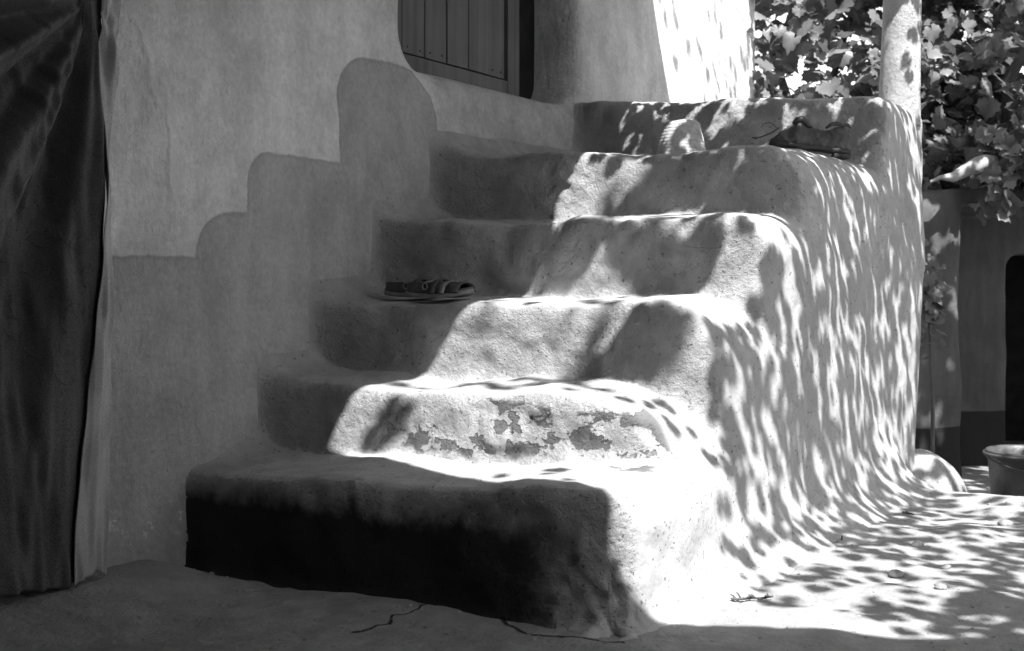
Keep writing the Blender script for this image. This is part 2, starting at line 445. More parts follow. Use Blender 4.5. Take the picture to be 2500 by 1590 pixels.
# ------------------------------------------------------------------ mud staircase
def wall_front(A, B, Z):
    wav = 0.012*np.sin(A*2.3 + Z*1.7) + 0.008*np.sin(A*5.1 - Z*3.3) + 0.008*np.sin(Z*6 + A)
    foot = 0.05*sstep(Z, 0.35, 0.0)*sstep(A, 0.2, -0.1)
    return B - wav - foot - 0.05*sstep(Z, 1.60, 1.25)*sstep(A, 1.15, 1.4)
def build_stairs():
    h = 0.011
    lo = (-0.40, -2.0, -0.06); hi = (3.3, 0.10, 1.80)
    A, Yl, Z = grid(lo, hi, h); B = -Yl
    P = None
    # (a of riser at its top, z of edge at b=0, z of edge at b=1.36, batter)
    steps = [(0.0, 0.262, 0.322, 0.10), (0.335, 0.490, 0.508, 0.0), (0.622, 0.718, 0.750, 0.0),
             (0.940, 0.992, 1.004, 0.0), (1.315, 1.252, 1.240, 0.0), (2.38, 1.585, 1.530, 0.22)]
    w1 = 0.010*np.sin(B*5.1 + 0.7) + 0.006*np.sin(B*11.3 + 2)
    w2 = 0.008*np.sin(B*4.3 + 1.9) + 0.005*np.sin(B*9.7)
    side = B - (1.375 - 0.015*(Z - 0.5)) - 0.010*np.sin(A*4.2 + Z*3) - 0.006*np.sin(A*9 - Z*5)
    F = None
    for k, (ar, z0, z1, bat) in enumerate(steps):
        s = 1 if k % 2 else -1
        zt = z0 + (z1 - z0)*B/1.36 + (w2 if k % 2 else w1)*0.8
        bow = -0.035*np.sin(np.clip(B/1.36, 0, 1)*math.pi) if k == 0 else 0.0
        da = (ar + bow - bat*(zt - Z) + s*w1 - A)*0.99
        top = Z - (zt + 0.055*np.clip(A - ar - 0.08, 0, 0.35))
        rr = 0.060 if k in (1, 4) else 0.052
        d = smax(da, top, rr)
        sd = side
        sd = side + (0.008, 0.045, 0.020, 0.008, 0.008, 0.0)[k]
        d = smax(d, sd, (0.13, 0.34, 0.24, 0.18, 0.18, 0.09)[k])
        F = d if F is None else smin(F, d, 0.035)
    F = smax(F, A - (3.11 - 0.20*(1.5 - Z)), 0.07)
    F = smax(F, -(B + 0.10), 0.01)
    # flare of the side into the ground, and a crumbling foot at the front corner
    g = Z + 0.012
    xw = OX + CA*A + SA_*B; yw = OY + SA_*A - CA*B
    g = g + 0.34*sstep(yw - (4.86 - 0.9*(xw - 1.62)), 0.05, 0.3)*sstep(xw, 1.1, 1.4)
    kk = 0.045 + 0.16*sstep(B, 1.16, 1.30)*sstep(A, 0.05, 0.75) + 0.04*sstep(B, 1.05, 1.25)
    F = smin(F, g, kk)
    F = smin(F, wall_front(A, B, Z) + 0.008, 0.02 + 0.12*sstep(A, 0.0, 0.35)*sstep(Z, 1.62, 1.35))
    V, Fq = surface_nets(F, lo, h)
    keep = (g_at(V) > -0.004) & (wall_front(V[:, 0], -V[:, 1], V[:, 2]) > -0.0045) & (V[:, 1] > -1.93) & (V[:, 1] < 0.09) & (V[:, 0] > -0.38)
    V, Fq = drop(V, Fq, keep)
    N = normals(V, Fq)
    # worn, hand-laid surface
    d = 0.010*fbm(V, 0.26, 3) + 0.004*vnoise(V + 3, 0.09) + 0.0022*fbm(V + 7, 0.05, 2)
    front = np.clip(-N[:, 0], 0, 1)
    rough = 0.0055*fbm(V + 31, 0.045, 3)*front
    am = np.where((V[:, 0] > 0.22) & (V[:, 0] < 0.42) & (V[:, 2] < 0.46) & (V[:, 2] > 0.26), 1.5, 0.9)
    am = np.where(V[:, 0] < 0.15, 0.8, am)
    rough *= am*sstep(-V[:, 1], 0.1, 0.5)
    pit = vnoise(V + 51, 0.017); rough -= 0.004*sstep(pit, 0.5, 0.85)*front*am*sstep(-V[:, 1], 0.2, 0.5)
    # broken lips
    for (pa, pb, pz, r, dep) in [(1.30, 0.52, 1.17, 0.07, 0.020), (1.28, 0.47, 1.07, 0.06, 0.028), (1.31, 0.95, 1.22, 0.07, 0.014),
                                 (0.92, 0.92, 0.98, 0.06, 0.016), (0.0, 1.28, 0.06, 0.10, 0.02), (0.92, 1.25, 0.93, 0.05, 0.012), (0.31, 1.2, 0.42, 0.06, 0.015)]:
        q = np.exp(-(((V - np.array([pa, -pb, pz]))**2).sum(1))/r**2)
        rough -= dep*q*(0.6 + 0.9*vnoise(V + 77, 0.025))
    crumb = np.exp(-((V[:, 0] + 0.04)**2 + (V[:, 1] + 1.30)**2)/0.14**2)*np.exp(-(V[:, 2]/0.10)**2)
    rough += 0.018*crumb*fbm(V + 13, 0.06, 3)
    V = V + N*((d + rough)*(0.08 + 0.92*sstep(wall_front(V[:, 0], -V[:, 1], V[:, 2]), 0.0, 0.10)))[:, None]
    global STV; STV = V
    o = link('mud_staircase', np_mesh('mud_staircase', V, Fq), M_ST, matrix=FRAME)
    tag(o, 'rounded mud plaster staircase climbing along the house wall to the board door', 'staircase')
def stair_z(a, b, r=0.03, zmax=9):
    m = ((STV[:, 0] - a)**2 + (STV[:, 1] + b)**2 < r*r) & (STV[:, 2] < zmax)
    return float(STV[m, 2].max())
def g_at(V):
    a, b, z = V[:, 0], -V[:, 1], V[:, 2]
    xw = OX + CA*a + SA_*b; yw = OY + SA_*a - CA*b
    return z + 0.012 + 0.34*sstep(yw - (4.86 - 0.9*(xw - 1.62)), 0.05, 0.3)*sstep(xw, 1.1, 1.4)
build_stairs()

# ------------------------------------------------------------------ house: wall, door, roof
house = thing('mud_house', 'plastered mud house whose wall has a darker stepped lower coat beside the stairs', 'house', FRAME)
def build_wall():
    h = 0.02
    lo = (-1.75, -0.10, -0.3); hi = (4.98, 0.62, 2.72)
    A, Yl, Z = grid(lo, hi, h); B = -Yl
    front = wall_front(A, B, Z)
    F = smax(front, -(B + 0.52), 0.02)
    F = smax(F, A - 4.87 - 0.03*np.sin(Z*4), 0.16)
    F = smax(F, -1.7 - A, 0.02)
    F = smax(F, Z - 2.64, 0.05)
    def hole(a0, a1, z0, z1, r, F, k, slope=0.0):
        ca, cz = (a0+a1)/2, (z0+z1)/2
        qa = np.abs(A - ca) - ((a1-a0)/2 - r); qz = np.abs(Z - cz) - ((z1-z0)/2 - r)
        d = np.sqrt(np.maximum(qa, 0)**2 + np.maximum(qz, 0)**2) + np.minimum(np.maximum(qa, qz), 0) - r
        return smax(F, -d, k)
    F = hole(1.11, 2.42, 1.575, 3.4, 0.13, F, 0.10)
    F = hole(-1.40, -0.40, -0.6, 1.38, 0.08, F, 0.06)
    V, Fq = surface_nets(F, lo, h)
    keep = V[:, 2] > -0.27
    V, Fq = drop(V, Fq, keep)
    N = normals(V, Fq)
    V = V + N*(0.0035*fbm(V + 3, 0.35, 3))[:, None]
    link('wall', np_mesh('wall', V, Fq), M_WALL, house)
build_wall()
def build_door():
    d = thing('door', None, None); d.parent = house; d.matrix_local = Matrix.Translation((0, 0.195, 0))
    gaps = [1.02, 1.165, 1.315, 1.47, 1.625, 1.785, 1.945, 2.085]
    edges = [0.90] + gaps[:]
    bm = bmesh.new(); rr = random.Random(3)
    for x0, x1 in zip(edges, edges[1:]):
        t = rr.uniform(-0.003, 0.003)
        add_box(bm, (x0 + 0.0035, -0.012 + t, 1.665), (x1 - 0.0035, 0.02, 2.70), 0.002)
    p = link('board_panel', bm_mesh('board_panel', bm, False), M_DOOR, d)
    bm = bmesh.new(); add_box(bm, (0.88, -0.016, 1.50), (2.10, 0.018, 1.659), 0.003)
    link('bottom_rail', bm_mesh('bottom_rail', bm, False), M_DOOR, d)
    bm = bmesh.new(); add_box(bm, (2.102, -0.018, 1.50), (2.20, 0.02, 2.70), 0.003)
    link('stile', bm_mesh('stile', bm, False), M_DOOR, d)
    bm = bmesh.new(); add_box(bm, (0.80, 0.03, 1.45), (2.60, 0.05, 2.70))
    link('dark_backing', bm_mesh('dark_backing', bm, False), M_DARK, d)  # dark sheet added behind the boards so no light comes through
    bm = bmesh.new(); bmesh.ops.create_uvsphere(bm, u_segments=8, v_segments=6, radius=0.0045)
    nm = bm_mesh('nail', bm)
    nm.materials.append(M_IRON)
    for x0, x1 in zip(edges, edges[1:]):
        for x in (x0 + 0.035, x1 - 0.035):
            n = bpy.data.objects.new('nail', nm); C.objects.link(n); n.parent = d
            n.location = (x, -0.013, 1.688 + rr.uniform(-0.004, 0.004)); n.scale = (1, 0.6, 1)
build_door()

def build_roof():
    # porch roof, built in (a, b); edge is ragged thatch
    edge = [(4.15, -0.62), (2.95, -0.55), (2.6, -0.15), (2.3, -0.05), (1.75, -0.09), (1.5, 0.06), (1.3, 0.17), (0.9, 0.15), (0.458, 0.063),
            (0.245, 0.689), (0.150, 1.12), (0.125, 1.17), (0.085, 1.21), (0.055, 1.28), (0.055, 1.34), (0.085, 1.40), (0.13, 1.46), (0.185, 1.6), (0.24, 1.9), (0.34, 2.1), (0.40, 6.0)]
    hz = 2.5
    pts = []
    for P, Q in zip(edge, edge[1:]):
        n = max(2, int(math.dist(P, Q)/0.05))
        for k in range(n):
            t = k/n; pts.append((P[0] + (Q[0]-P[0])*t, P[1] + (Q[1]-P[1])*t))
    pts.append(edge[-1])
    rr = random.Random(5)
    pts = [(x + rr.uniform(-.008, .008), y + rr.uniform(-.008, .008)) for x, y in pts]
    poly = [(-5.0, 6.0), (-5.0, -3.0), (4.15, -3.0)] + pts
    bm = bmesh.new()
    vs = [bm.verts.new((p0 + S_A*hz, -(p1 + S_B*hz), hz)) for p0, p1 in poly]
    f = bm.faces.new(vs)
    r = bmesh.ops.extrude_face_region(bm, geom=[f])
    for v in [g for g in r['geom'] if isinstance(g, bmesh.types.BMVert)]: v.co.z += 0.04
    bmesh.ops.triangulate(bm, faces=bm.faces[:])
    link('roof', bm_mesh('roof', bm, False), M_ROOF, house)
    bm = bmesh.new()
    add_box(bm, (-4.6, -7.0, -0.3), (-4.3, 3.0, 2.48)); add_box(bm, (-4.3, 2.7, -0.3), (-1.0, 3.0, 2.48)); add_box(bm, (-4.3, -3.9, -0.3), (-1.1, -3.65, 2.48))
    link('sky_block_wall', bm_mesh('sky_block_wall', bm, False), M_BLOCK, house)  # unseen walls added behind the camera to keep sky light off the risers
    bm = bmesh.new(); add_box(bm, (-1.65, 0.62, -0.3), (-0.2, 0.70, 2.4)); add_box(bm, (-1.7, 0.5, -0.3), (-1.65, 0.7, 2.4))
    link('room_wall', bm_mesh('room_wall', bm, False), M_DARK, house)
build_roof()

# ------------------------------------------------------------------ post on the parapet corner
def build_post():
    bm = bmesh.new()
    prof = [(0.088, -0.09), (0.088, 0.0), (0.087, 0.06), (0.084, 0.2)] + [(0.083 - 0.002*k, 0.2 + 0.18*k) for k in range(1, 6)]
    add_lathe(bm, prof, 32, lambda t, z: 0.05*mnoise.noise(Vector((math.cos(t)*1.5, math.sin(t)*1.5, z*4))))
    for v in bm.verts: v.co.x += 0.055*max(v.co.z, 0); v.co.y -= 0.012*max(v.co.z, 0)
    m = FRAME @ Matrix.Translation((2.985, -1.272, stair_z(2.9, 1.2, 0.05)))
    o = link('porch_post', bm_mesh('porch_post', bm), M_PL, matrix=m)
    tag(o, 'round plastered post rising from the far corner of the top step', 'post')
build_post()

# ------------------------------------------------------------------ curtain in the left doorway
M_STRAP_CORD = plain('twisted_cord', 0.12, 0.9, 0.2, 40, 0.3, 0.002, 90)
def build_curtain():
    ct = thing('curtain', 'dark embroidered curtain with a pale border gathered across the left doorway', 'curtain', FRAME @ Matrix.Translation((-0.30, -0.085, 0.068)))
    ta, tz = -0.115, 1.43                       # where the cloth is caught up
    edge = lambda z: -0.088 + 0.052*z/1.6 - 0.008*np.exp(-((z-0.95)/0.2)**2)
    def off(a, z):
        dx = ta - a; dz = tz - z
        r = np.sqrt(dx*dx + dz*dz) + 1e-4
        th = np.arctan2(dx, np.maximum(dz, 0.02))
        ed = sstep(edge(z) - a, 0.0, 0.09)
        A = (0.052*sstep(r, 0.0, 0.35)*sstep(r, 2.0, 0.5) + 0.003)*sstep(dz, -0.10, 0.06)
        s1 = np.sin(th*13.0 + 0.9); s1 = np.sign(s1)*np.abs(s1)**0.8
        f = A*s1*(0.25 + 0.75*ed) + 0.20*A*np.sin(th*43 + 1.0)*ed
        v = 0.030*fbm(np.stack([a*1.0, 0*a + 2.2, z*0.16], -1), 0.075, 2) * sstep(z, 1.25, 0.4)*ed
        w = 0.009*vnoise(np.stack([a, 0*a, z*0.12 + 4], -1), 0.016) + 0.004*vnoise(np.stack([a, 0*a, z], -1), 0.12)
        return -(f + v + w)
    def panel(name, alo, ahi, mat, lift, n, m, jag=0.0, ztop=None):
        V = []
        for u in np.linspace(0, 1, m):
            zs0 = 2.3*u; aa = np.linspace(float(alo(zs0)), float(ahi(zs0)), n)
            zz = u*(ztop(aa) if ztop else np.full(n, 2.3))
            zz = zz + (1-u)*(0.008*np.sin(aa*31) + 0.004*np.sin(aa*90))
            yy = off(aa, zz) - lift
            e = jag*np.sin(zs0*190)
            for q in range(n): V.append((aa[q] + (e if q == n-1 else 0), yy[q], zz[q]))
        i = np.arange(n*m).reshape(m, n)
        Fq = np.stack([i[:-1, :-1], i[:-1, 1:], i[1:, 1:], i[1:, :-1]], -1).reshape(-1, 4)
        o = link(name, np_mesh(name, np.array(V), Fq), mat, ct)
        s = o.modifiers.new('thick', 'SOLIDIFY'); s.thickness = 0.003
        return o
    nt = NT('dark_sheer_cloth')
    wv = nt.noise(300, 2)
    M1 = nt.done(nt.math('MULTIPLY', nt.ramp(nt.noise(4, 4), 0.3, 0.7, 0.085, 0.135), nt.ramp(wv, 0.3, 0.7, 0.7, 1.3)), 0.95, 0.05, nt.bump(wv, 0.001, 0.4))
    nt = NT('pale_border_cloth')
    wv = nt.noise(260, 2)
    M2 = nt.done(nt.math('MULTIPLY', nt.ramp(nt.noise(7, 4), 0.3, 0.7, 0.34, 0.46), nt.ramp(wv, 0.3, 0.7, 0.85, 1.1)), 0.85, 0.2, nt.bump(wv, 0.001, 0.5))
    bl = lambda z: edge(z) - np.interp(z, [0, 0.25, 0.5, 0.75, 1.0, 1.3, 2.3], [0.128, 0.112, 0.098, 0.080, 0.060, 0.050, 0.075])
    top = lambda a: 1.385 + 0.05*sstep(a, ta - 0.30, ta - 0.03) + 0.90*sstep(a, ta - 0.045, ta + 0.02)
    dk = panel('dark_cloth', lambda z: -1.15, lambda z: bl(z) + 0.012, M1, 0.0, 260, 170, 0, top)
    panel('pale_border', bl, edge, M2, 0.016, 50, 240, 0.0016)
    bm = bmesh.new()
    P = []
    for a_ in np.linspace(-1.32, ta - 0.06, 40):
        z_ = float(top(np.array([a_]))[0]); P.append((a_, float(off(np.array([max(a_, -1.15)]), np.array([z_]))[0]), z_ + 0.002))
    add_tube(bm, P, 0.0045, 8)
    link('hanging_cord', bm_mesh('hanging_cord', bm), M_STRAP_CORD, ct)
    M3 = NT('thread').done(0.13, 0.7, 0.3)
    rr = random.Random(4)          # each thread of the scroll embroidery runs in one line of open curls
    for x0, z0, z1, r0 in ((-0.28, 1.10, 0.55, 0.030), (-0.205, 1.04, 0.50, 0.024), (-0.36, 0.98, 0.42, 0.028)):
        bm = bmesh.new(); P = []; n = 420
        for k in range(n):
            u = k/(n-1); t = u*2*math.pi*10
            q = r0*(0.7 + 0.5*math.sin(t*0.37 + x0*40))
            a_ = x0 + 0.03*math.sin(u*9 + z0*9) + q*math.cos(t*(1 if int(u*5) % 2 else 1))
            z_ = z0 + (z1-z0)*u + q*1.1*math.sin(t)
            P.append((a_, float(off(np.array([a_]), np.array([z_]))[0]) - 0.0042, z_))
        add_tube(bm, P, 0.0007, 4)
        link('embroidery', bm_mesh('embroidery', bm), M3, dk)
build_curtain()

# ------------------------------------------------------------------ sandals on the third step
M_LEATHER = plain('worn_leather', 0.07, 0.55, 0.4, 25, 0.35, 0.003, 90)
M_SOLE = plain('sandal_sole', 0.17, 0.7, 0.3, 25, 0.3, 0.003, 90)
M_STRAP = plain('dark_strap', 0.045, 0.5, 0.4, 30, 0.3, 0.002, 90)
M_PALE = plain('pale_strap', 0.20, 0.6, 0.4, 30, 0.2, 0.002, 90)
def build_sandal(m, label):
    t = thing('sandal', label, 'sandal', m, 'sandals left on the step')
    # foot axis = +x (heel at 0, toe at 0.25), width along y
    L = 0.25
    def hw(s): return 0.5*(0.062 + 0.030*math.sin(math.pi*min(1, max(0, (s-0.2)/0.85))))*min(1, (math.sqrt(max(0, 1-((abs(s-0.5)-0.36)/0.14)**2)) if abs(s-0.5) > 0.36 else 1))
    def lift(s): return 0.016*max(0, (s-0.6)/0.4)**2 + 0.010*max(0, (0.35-s)/0.35)**2
    def slab(z0, z1, shrink):
        bm = bmesh.new(); n = 28; rows = []
        for i in range(n+1):
            s = i/n*0.998 + 0.001; x = s*L; w = max(hw(s) - shrink, 0.003)
            row = [bm.verts.new((x, w*k, z)) for z in (z0, z1) for k in (-1, -0.5, 0, 0.5, 1)]
            for v in row: v.co.z += lift(s)
            rows.append(row)
        for A, B in zip(rows, rows[1:]):
            for k in range(4):
                bm.faces.new((A[k], A[k+1], B[k+1], B[k])); bm.faces.new((A[5+k], B[5+k], B[6+k], A[6+k]))
            bm.faces.new((A[0], B[0], B[5], A[5])); bm.faces.new((A[4], A[9], B[9], B[4]))
        for A in (rows[0], rows[-1]): bm.faces.new((A[0], A[1], A[2], A[3], A[4], A[9], A[8], A[7], A[6], A[5]))
        return bm_mesh('slab', bm)
    link('sole', slab(0, 0.014, 0), M_SOLE, t)
    link('insole', slab(0.0145, 0.019, 0.005), M_LEATHER, t)
    def band(name, s0, s1, hgt, mat, wid, tw=0.0, n=14):
        bm = bmesh.new(); R0, R1 = [], []
        for i in range(n+1):
            u = -1 + 2*i/n
            z = 0.015 + hgt*math.sqrt(max(0, 1-u*u))
            s = s0 + (s1 - s0)*(u+1)/2
            y = u*(hw(s) + 0.002); x = s*L
            for lst, d in ((R0, -wid/2), (R1, wid/2)):
                lst.append((bm.verts.new((x + d, y, z + lift(s))), bm.verts.new((x + d, y*0.95, z - 0.003 + lift(s)))))
        for i in range(n):
            a, b, c, d = R0[i], R0[i+1], R1[i], R1[i+1]
            bm.faces.new((a[0], b[0], d[0], c[0])); bm.faces.new((a[1], c[1], d[1], b[1]))
            bm.faces.new((a[0], a[1], b[1], b[0])); bm.faces.new((c[0], d[0], d[1], c[1]))
        link(name, bm_mesh(name, bm), mat, t)
    band('toe_strap', 0.80, 0.84, 0.030, M_STRAP, 0.050)
    band('toe_strap', 0.66, 0.70, 0.038, M_PALE, 0.020)
    band('instep_strap', 0.50, 0.58, 0.044, M_STRAP, 0.022)
    # heel strap: a loop standing round the heel
    bm = bmesh.new(); n = 18; lo_, hi_ = [], []
    for i in range(n+1):
        th = math.pi*(0.5 + i/n)
        x = 0.085 + 0.080*math.cos(th); y = 0.036*math.sin(th)
        x = x if i not in (0, n) else 0.115
        for lst, z in ((lo_, 0.017), (hi_, 0.048)):
            lst.append((bm.verts.new((x, y, z)), bm.verts.new((x + 0.003, y*0.92, z))))
    for i in range(n):
        for k in (0, 1):
            bm.faces.new((lo_[i][k], lo_[i+1][k], hi_[i+1][k], hi_[i][k]))
        bm.faces.new((hi_[i][0], hi_[i+1][0], hi_[i+1][1], hi_[i][1]))
    link('heel_strap', bm_mesh('heel_strap', bm), M_STRAP, t)
    bm = bmesh.new()
    add_tube(bm, [(0.098 + 0.009*math.cos(q), -0.038, 0.036 + 0.010*math.sin(q)) for q in [2*math.pi*k/16 for k in range(17)]], 0.0022, 6)
    link('buckle', bm_mesh('buckle', bm), M_PALE, t)
    return t
def sandal_at(a, b, z, ang, label, roll=0.0):
    # toe points along +b when ang = 0
    m = FRAME @ Matrix.Translation((a, -b, z)) @ Matrix.Rotation(R(-90 + ang), 4, 'Z') @ Matrix.Rotation(R(roll), 4, 'X')
    return build_sandal(m, label)
sandal_at(0.685, 0.275, stair_z(0.70, 0.4, 0.06, 0.9) + 0.001, -2, 'leather sandal nearest the lip of the third step, lying in front of its pair')
sandal_at(0.79, 0.115, stair_z(0.76, 0.28, 0.06, 0.85) + 0.007, 6, 'leather sandal of the pair set farther back against the riser')

# ------------------------------------------------------------------ coiled basket upside down on the landing
def build_basket():
    nt = NT('coiled_straw')
    c = nt.math('MULTIPLY', nt.ramp(nt.noise(60, 4), 0.25, 0.75, 0.8, 1.15), 0.42)
    c = nt.math('MULTIPLY', c, nt.ramp(nt.noise(14, 3), 0.3, 0.7, 0.85, 1.1))
    m = nt.done(c, 0.8, 0.25, nt.bump(nt.noise(120, 3), 0.003, 0.8))
    prof = []; N = 11; H = 0.138
    for k in range(N*6 + 1):
        u = k/(N*6)
        r = 0.094 - 0.033*u**1.2
        if u > 0.86: r = 0.0665*math.sqrt(max(0, 1 - ((u-0.86)/0.141)**2))
        prof.append((max(r, 0.004) + 0.0014*abs(math.sin(math.pi*u*N)), H*min(u, 1)))
    prof.append((0, H))
    bm = bmesh.new(); add_lathe(bm, prof, 48, lambda t, z: 0.02*math.sin(2*t+1) + 0.012*math.sin(26*t + z*60))
    for v in bm.verts: v.co.x += 0.05*v.co.z
    o = link('straw_basket', bm_mesh('straw_basket', bm), m, matrix=FRAME @ Matrix.Translation((1.72, -0.78, stair_z(1.72, 0.78, 0.05))))
    tag(o, 'small coiled straw basket upside down on the landing before the door', 'basket')
build_basket()

# ------------------------------------------------------------------ crumpled old shoe on the landing edge
def build_shoe():
    t = thing('old_shoe', 'crumpled dark leather shoe with curled open top at the outer end of the landing', 'shoe',
              Matrix.Translation(W(2.02, 1.17, stair_z(2.02, 1.15, 0.08) + 0.022)) @ Matrix.Rotation(R(-6), 4, 'Z') @ Matrix.Rotation(R(7), 4, 'Y'))
    h = 0.0045; lo = (-0.17, -0.075, -0.02); hi = (0.17, 0.075, 0.14)
    X, Y, Z = grid(lo, hi, h)
    # body: height profile along x (toe at -x), open trough on top
    def prof(x): return np.interp(x, [-0.16, -0.13, -0.10, -0.06, -0.02, 0.03, 0.07, 0.11, 0.145], [0.014, 0.035, 0.062, 0.088, 0.084, 0.076, 0.086, 0.088, 0.065])
    def wid(x): return np.interp(x, [-0.16, -0.12, -0.06, 0.0, 0.06, 0.11, 0.145], [0.012, 0.036, 0.045, 0.038, 0.034, 0.034, 0.02])
    top = prof(X) + 0.006*np.sin(X*90) ; w = wid(X)
    e = np.sqrt((Y/w)**2 + (np.clip(Z, 0, None)/top)**2)
    body = (e - 1)*np.minimum(w, top)*0.8
    body = smax(body, -Z, 0.01); body = smax(body, np.abs(X) - 0.15, 0.02)
    inner = body + 0.007
    cut = smax(-(Z - 0.045 - 0.1*np.abs(X - 0.04)*0.5), np.abs(X - 0.035) - 0.09, 0.02)
    cav = smax(inner, -(Z - 0.012), 0.01); cav = smax(cav, np.abs(X - 0.03) - 0.105, 0.02)
    F = smax(body, -cav, 0.004)
    open_ = ((X - 0.03)/0.10)**2 + ((Y)/0.030)**2 + ((Z - 0.116)/0.056)**2 - 1
    F = smax(F, -open_*0.02, 0.004)
    V, Fq = surface_nets(F, lo, h)
    N = normals(V, Fq); V = V + N*(0.007*fbm(V, 0.045, 3) + 0.0025*vnoise(V + 2, 0.012))[:, None]
    link('upper', np_mesh('upper', V, Fq), M_LEATHER, t)
    bm = bmesh.new(); n = 24; rows = []
    for i in range(n+1):
        x = -0.150 + 0.297*i/n; ww = float(wid(np.array(x)))*1.05
        rows.append([bm.verts.new((x, s*ww, z)) for z in (-0.012, 0.004) for s in (-1, 1)])
    for A, B in zip(rows, rows[1:]):
        bm.faces.new((A[0], A[1], B[1], B[0])); bm.faces.new((A[2], B[2], B[3], A[3]))
        bm.faces.new((A[0], B[0], B[2], A[2])); bm.faces.new((A[1], A[3], B[3], B[1]))
    bm.faces.new((rows[0][0], rows[0][2], rows[0][3], rows[0][1])); bm.faces.new((rows[-1][0], rows[-1][1], rows[-1][3], rows[-1][2]))
    link('sole', bm_mesh('sole', bm), M_STRAP, t)
    bm = bmesh.new(); add_box(bm, (0.085, -0.034, -0.030), (0.149, 0.034, -0.0125), 0.005)
    link('heel', bm_mesh('heel', bm), M_STRAP, t)
    bm = bmesh.new()     # tongue curling up and a flap of the collar
    bm = bmesh.new()
    add_tube(bm, [(-0.075, -0.018, 0.078), (-0.062, -0.020, 0.094), (-0.045, -0.016, 0.099), (-0.028, -0.012, 0.090), (-0.015, -0.008, 0.078), (0.0, -0.004, 0.074)], [0.004, 0.010, 0.013, 0.013, 0.009, 0.004], 12)
    link('tongue', bm_mesh('tongue', bm), M_STRAP, t)
    bm = bmesh.new()
    add_tube(bm, [(0.045, -0.022, 0.074), (0.065, -0.024, 0.090), (0.085, -0.020, 0.096), (0.105, -0.018, 0.091), (0.125, -0.014, 0.096), (0.138, -0.012, 0.086)], [0.004, 0.008, 0.009, 0.006, 0.007, 0.003], 12)
    link('collar_flap', bm_mesh('collar_flap', bm), M_LEATHER, t)
    bm = bmesh.new()
    add_tube(bm, [(-0.13, -0.02, 0.055), (-0.145, -0.03, 0.066), (-0.165, -0.035, 0.070), (-0.185, -0.03, 0.062), (-0.188, -0.02, 0.052)], 0.0014, 6)
    link('lace', bm_mesh('lace', bm), M_STRAP, t); bm = bmesh.new()
    add_tube(bm, [(-0.12, 0.0, 0.06), (-0.15, -0.02, 0.035), (-0.19, -0.035, 0.012), (-0.215, -0.04, 0.008), (-0.20, -0.05, 0.004)], 0.003, 6)
    link('lace', bm_mesh('lace', bm), M_STRAP, t)
build_shoe()

# ------------------------------------------------------------------ things beyond the stairs on the right
LOW = -0.34
def build_bucket():
    t = thing('bucket', 'dark rubber bucket standing on the lower ground at the right edge', 'bucket', Matrix.Translation((2.145, 5.28, LOW)))
    M = plain('dark_rubber', 0.055, 0.45, 0.5, 8, 0.3, 0.004, 30)
    bm = bmesh.new()
    add_lathe(bm, [(0.0, 0.0), (0.135, 0.0), (0.142, 0.015), (0.172, 0.40), (0.180, 0.425), (0.183, 0.435), (0.178, 0.442), (0.170, 0.436), (0.163, 0.40), (0.135, 0.03), (0.0, 0.03)], 48)
    link('body', bm_mesh('body', bm), M, t)
    bm = bmesh.new()
    add_tube(bm, [(0.186*math.cos(q), 0.186*math.sin(q), 0.425) for q in [2*math.pi*k/48 for k in range(49)]], 0.007, 8)
    link('rim', bm_mesh('rim', bm), M, t)
    bm = bmesh.new()
    add_tube(bm, [(0.19*math.cos(q), -0.19*math.sin(q)*0.95, 0.42 - 0.05*math.sin(q)) for q in [math.pi*k/20 for k in range(21)]], 0.0045, 8)
    link('handle', bm_mesh('handle', bm), M_IRON, t)
build_bucket()
def lump(name, loc, size, mat, label, cat, seed, amp=0.12, group=None, sub=4, freq=1.6):
    bm = bmesh.new(); bmesh.ops.create_icosphere(bm, subdivisions=sub, radius=1)
    for v in bm.verts:
        n = mnoise.fractal(v.co*freq + Vector((seed*3.1, seed, 0)), 1, 2, 4)
        v.co *= 1 + amp*n
        v.co.x *= size[0]; v.co.y *= size[1]; v.co.z *= size[2]
    o = link(name, bm_mesh(name, bm), mat, matrix=Matrix.Translation(loc)); tag(o, label, cat, group); return o
M_STONE = plain('grey_stone', 0.26, 0.9, 0.2, 6, 0.3, 0.01, 30)
lump('plastered_mound', (1.70, 5.40, -0.16), (0.215, 0.19, 0.25), M_PL, 'rounded plastered mound like a domed jar just behind the stair foot', 'mound', 2, 0.05)
lump('stone', (1.945, 5.25, LOW + 0.07), (0.11, 0.08, 0.10), M_STONE, 'larger grey stone lying between the mound and the bucket', 'stone', 5, 0.25, 'stones behind the stairs')
lump('stone', (1.86, 5.16, LOW + 0.12), (0.07, 0.06, 0.12), M_STONE, 'small pale stone leaning against the plastered mound', 'stone', 8, 0.25, 'stones behind the stairs')
lump('stone', (2.0, 5.12, LOW + 0.05), (0.05, 0.05, 0.07), M_STONE, 'smallest stone right beside the bucket', 'stone', 11, 0.25, 'stones behind the stairs')
def build_bottle():
    t = thing('bottle', 'pale bottle with dark lower half half hidden behind the stair corner', 'bottle', Matrix.Translation((1.715, 5.66, LOW)))
    bm = bmesh.new(); add_lathe(bm, [(0.0, 0.30), (0.062, 0.30), (0.064, 0.31), (0.064, 0.43), (0.058, 0.455), (0.03, 0.475), (0.022, 0.48), (0.022, 0.51), (0.0, 0.51)], 32)
    link('shoulder', bm_mesh('shoulder', bm), plain('pale_plastic', 0.42, 0.5, 0.4, 8, 0.1), t)
    bm = bmesh.new(); add_lathe(bm, [(0.0, 0.0), (0.066, 0.0), (0.068, 0.02), (0.068, 0.29), (0.063, 0.2995), (0.0, 0.2995)], 32)
    link('lower_half', bm_mesh('lower_half', bm), plain('dark_wrap', 0.03, 0.8, 0.2), t)
build_bottle()

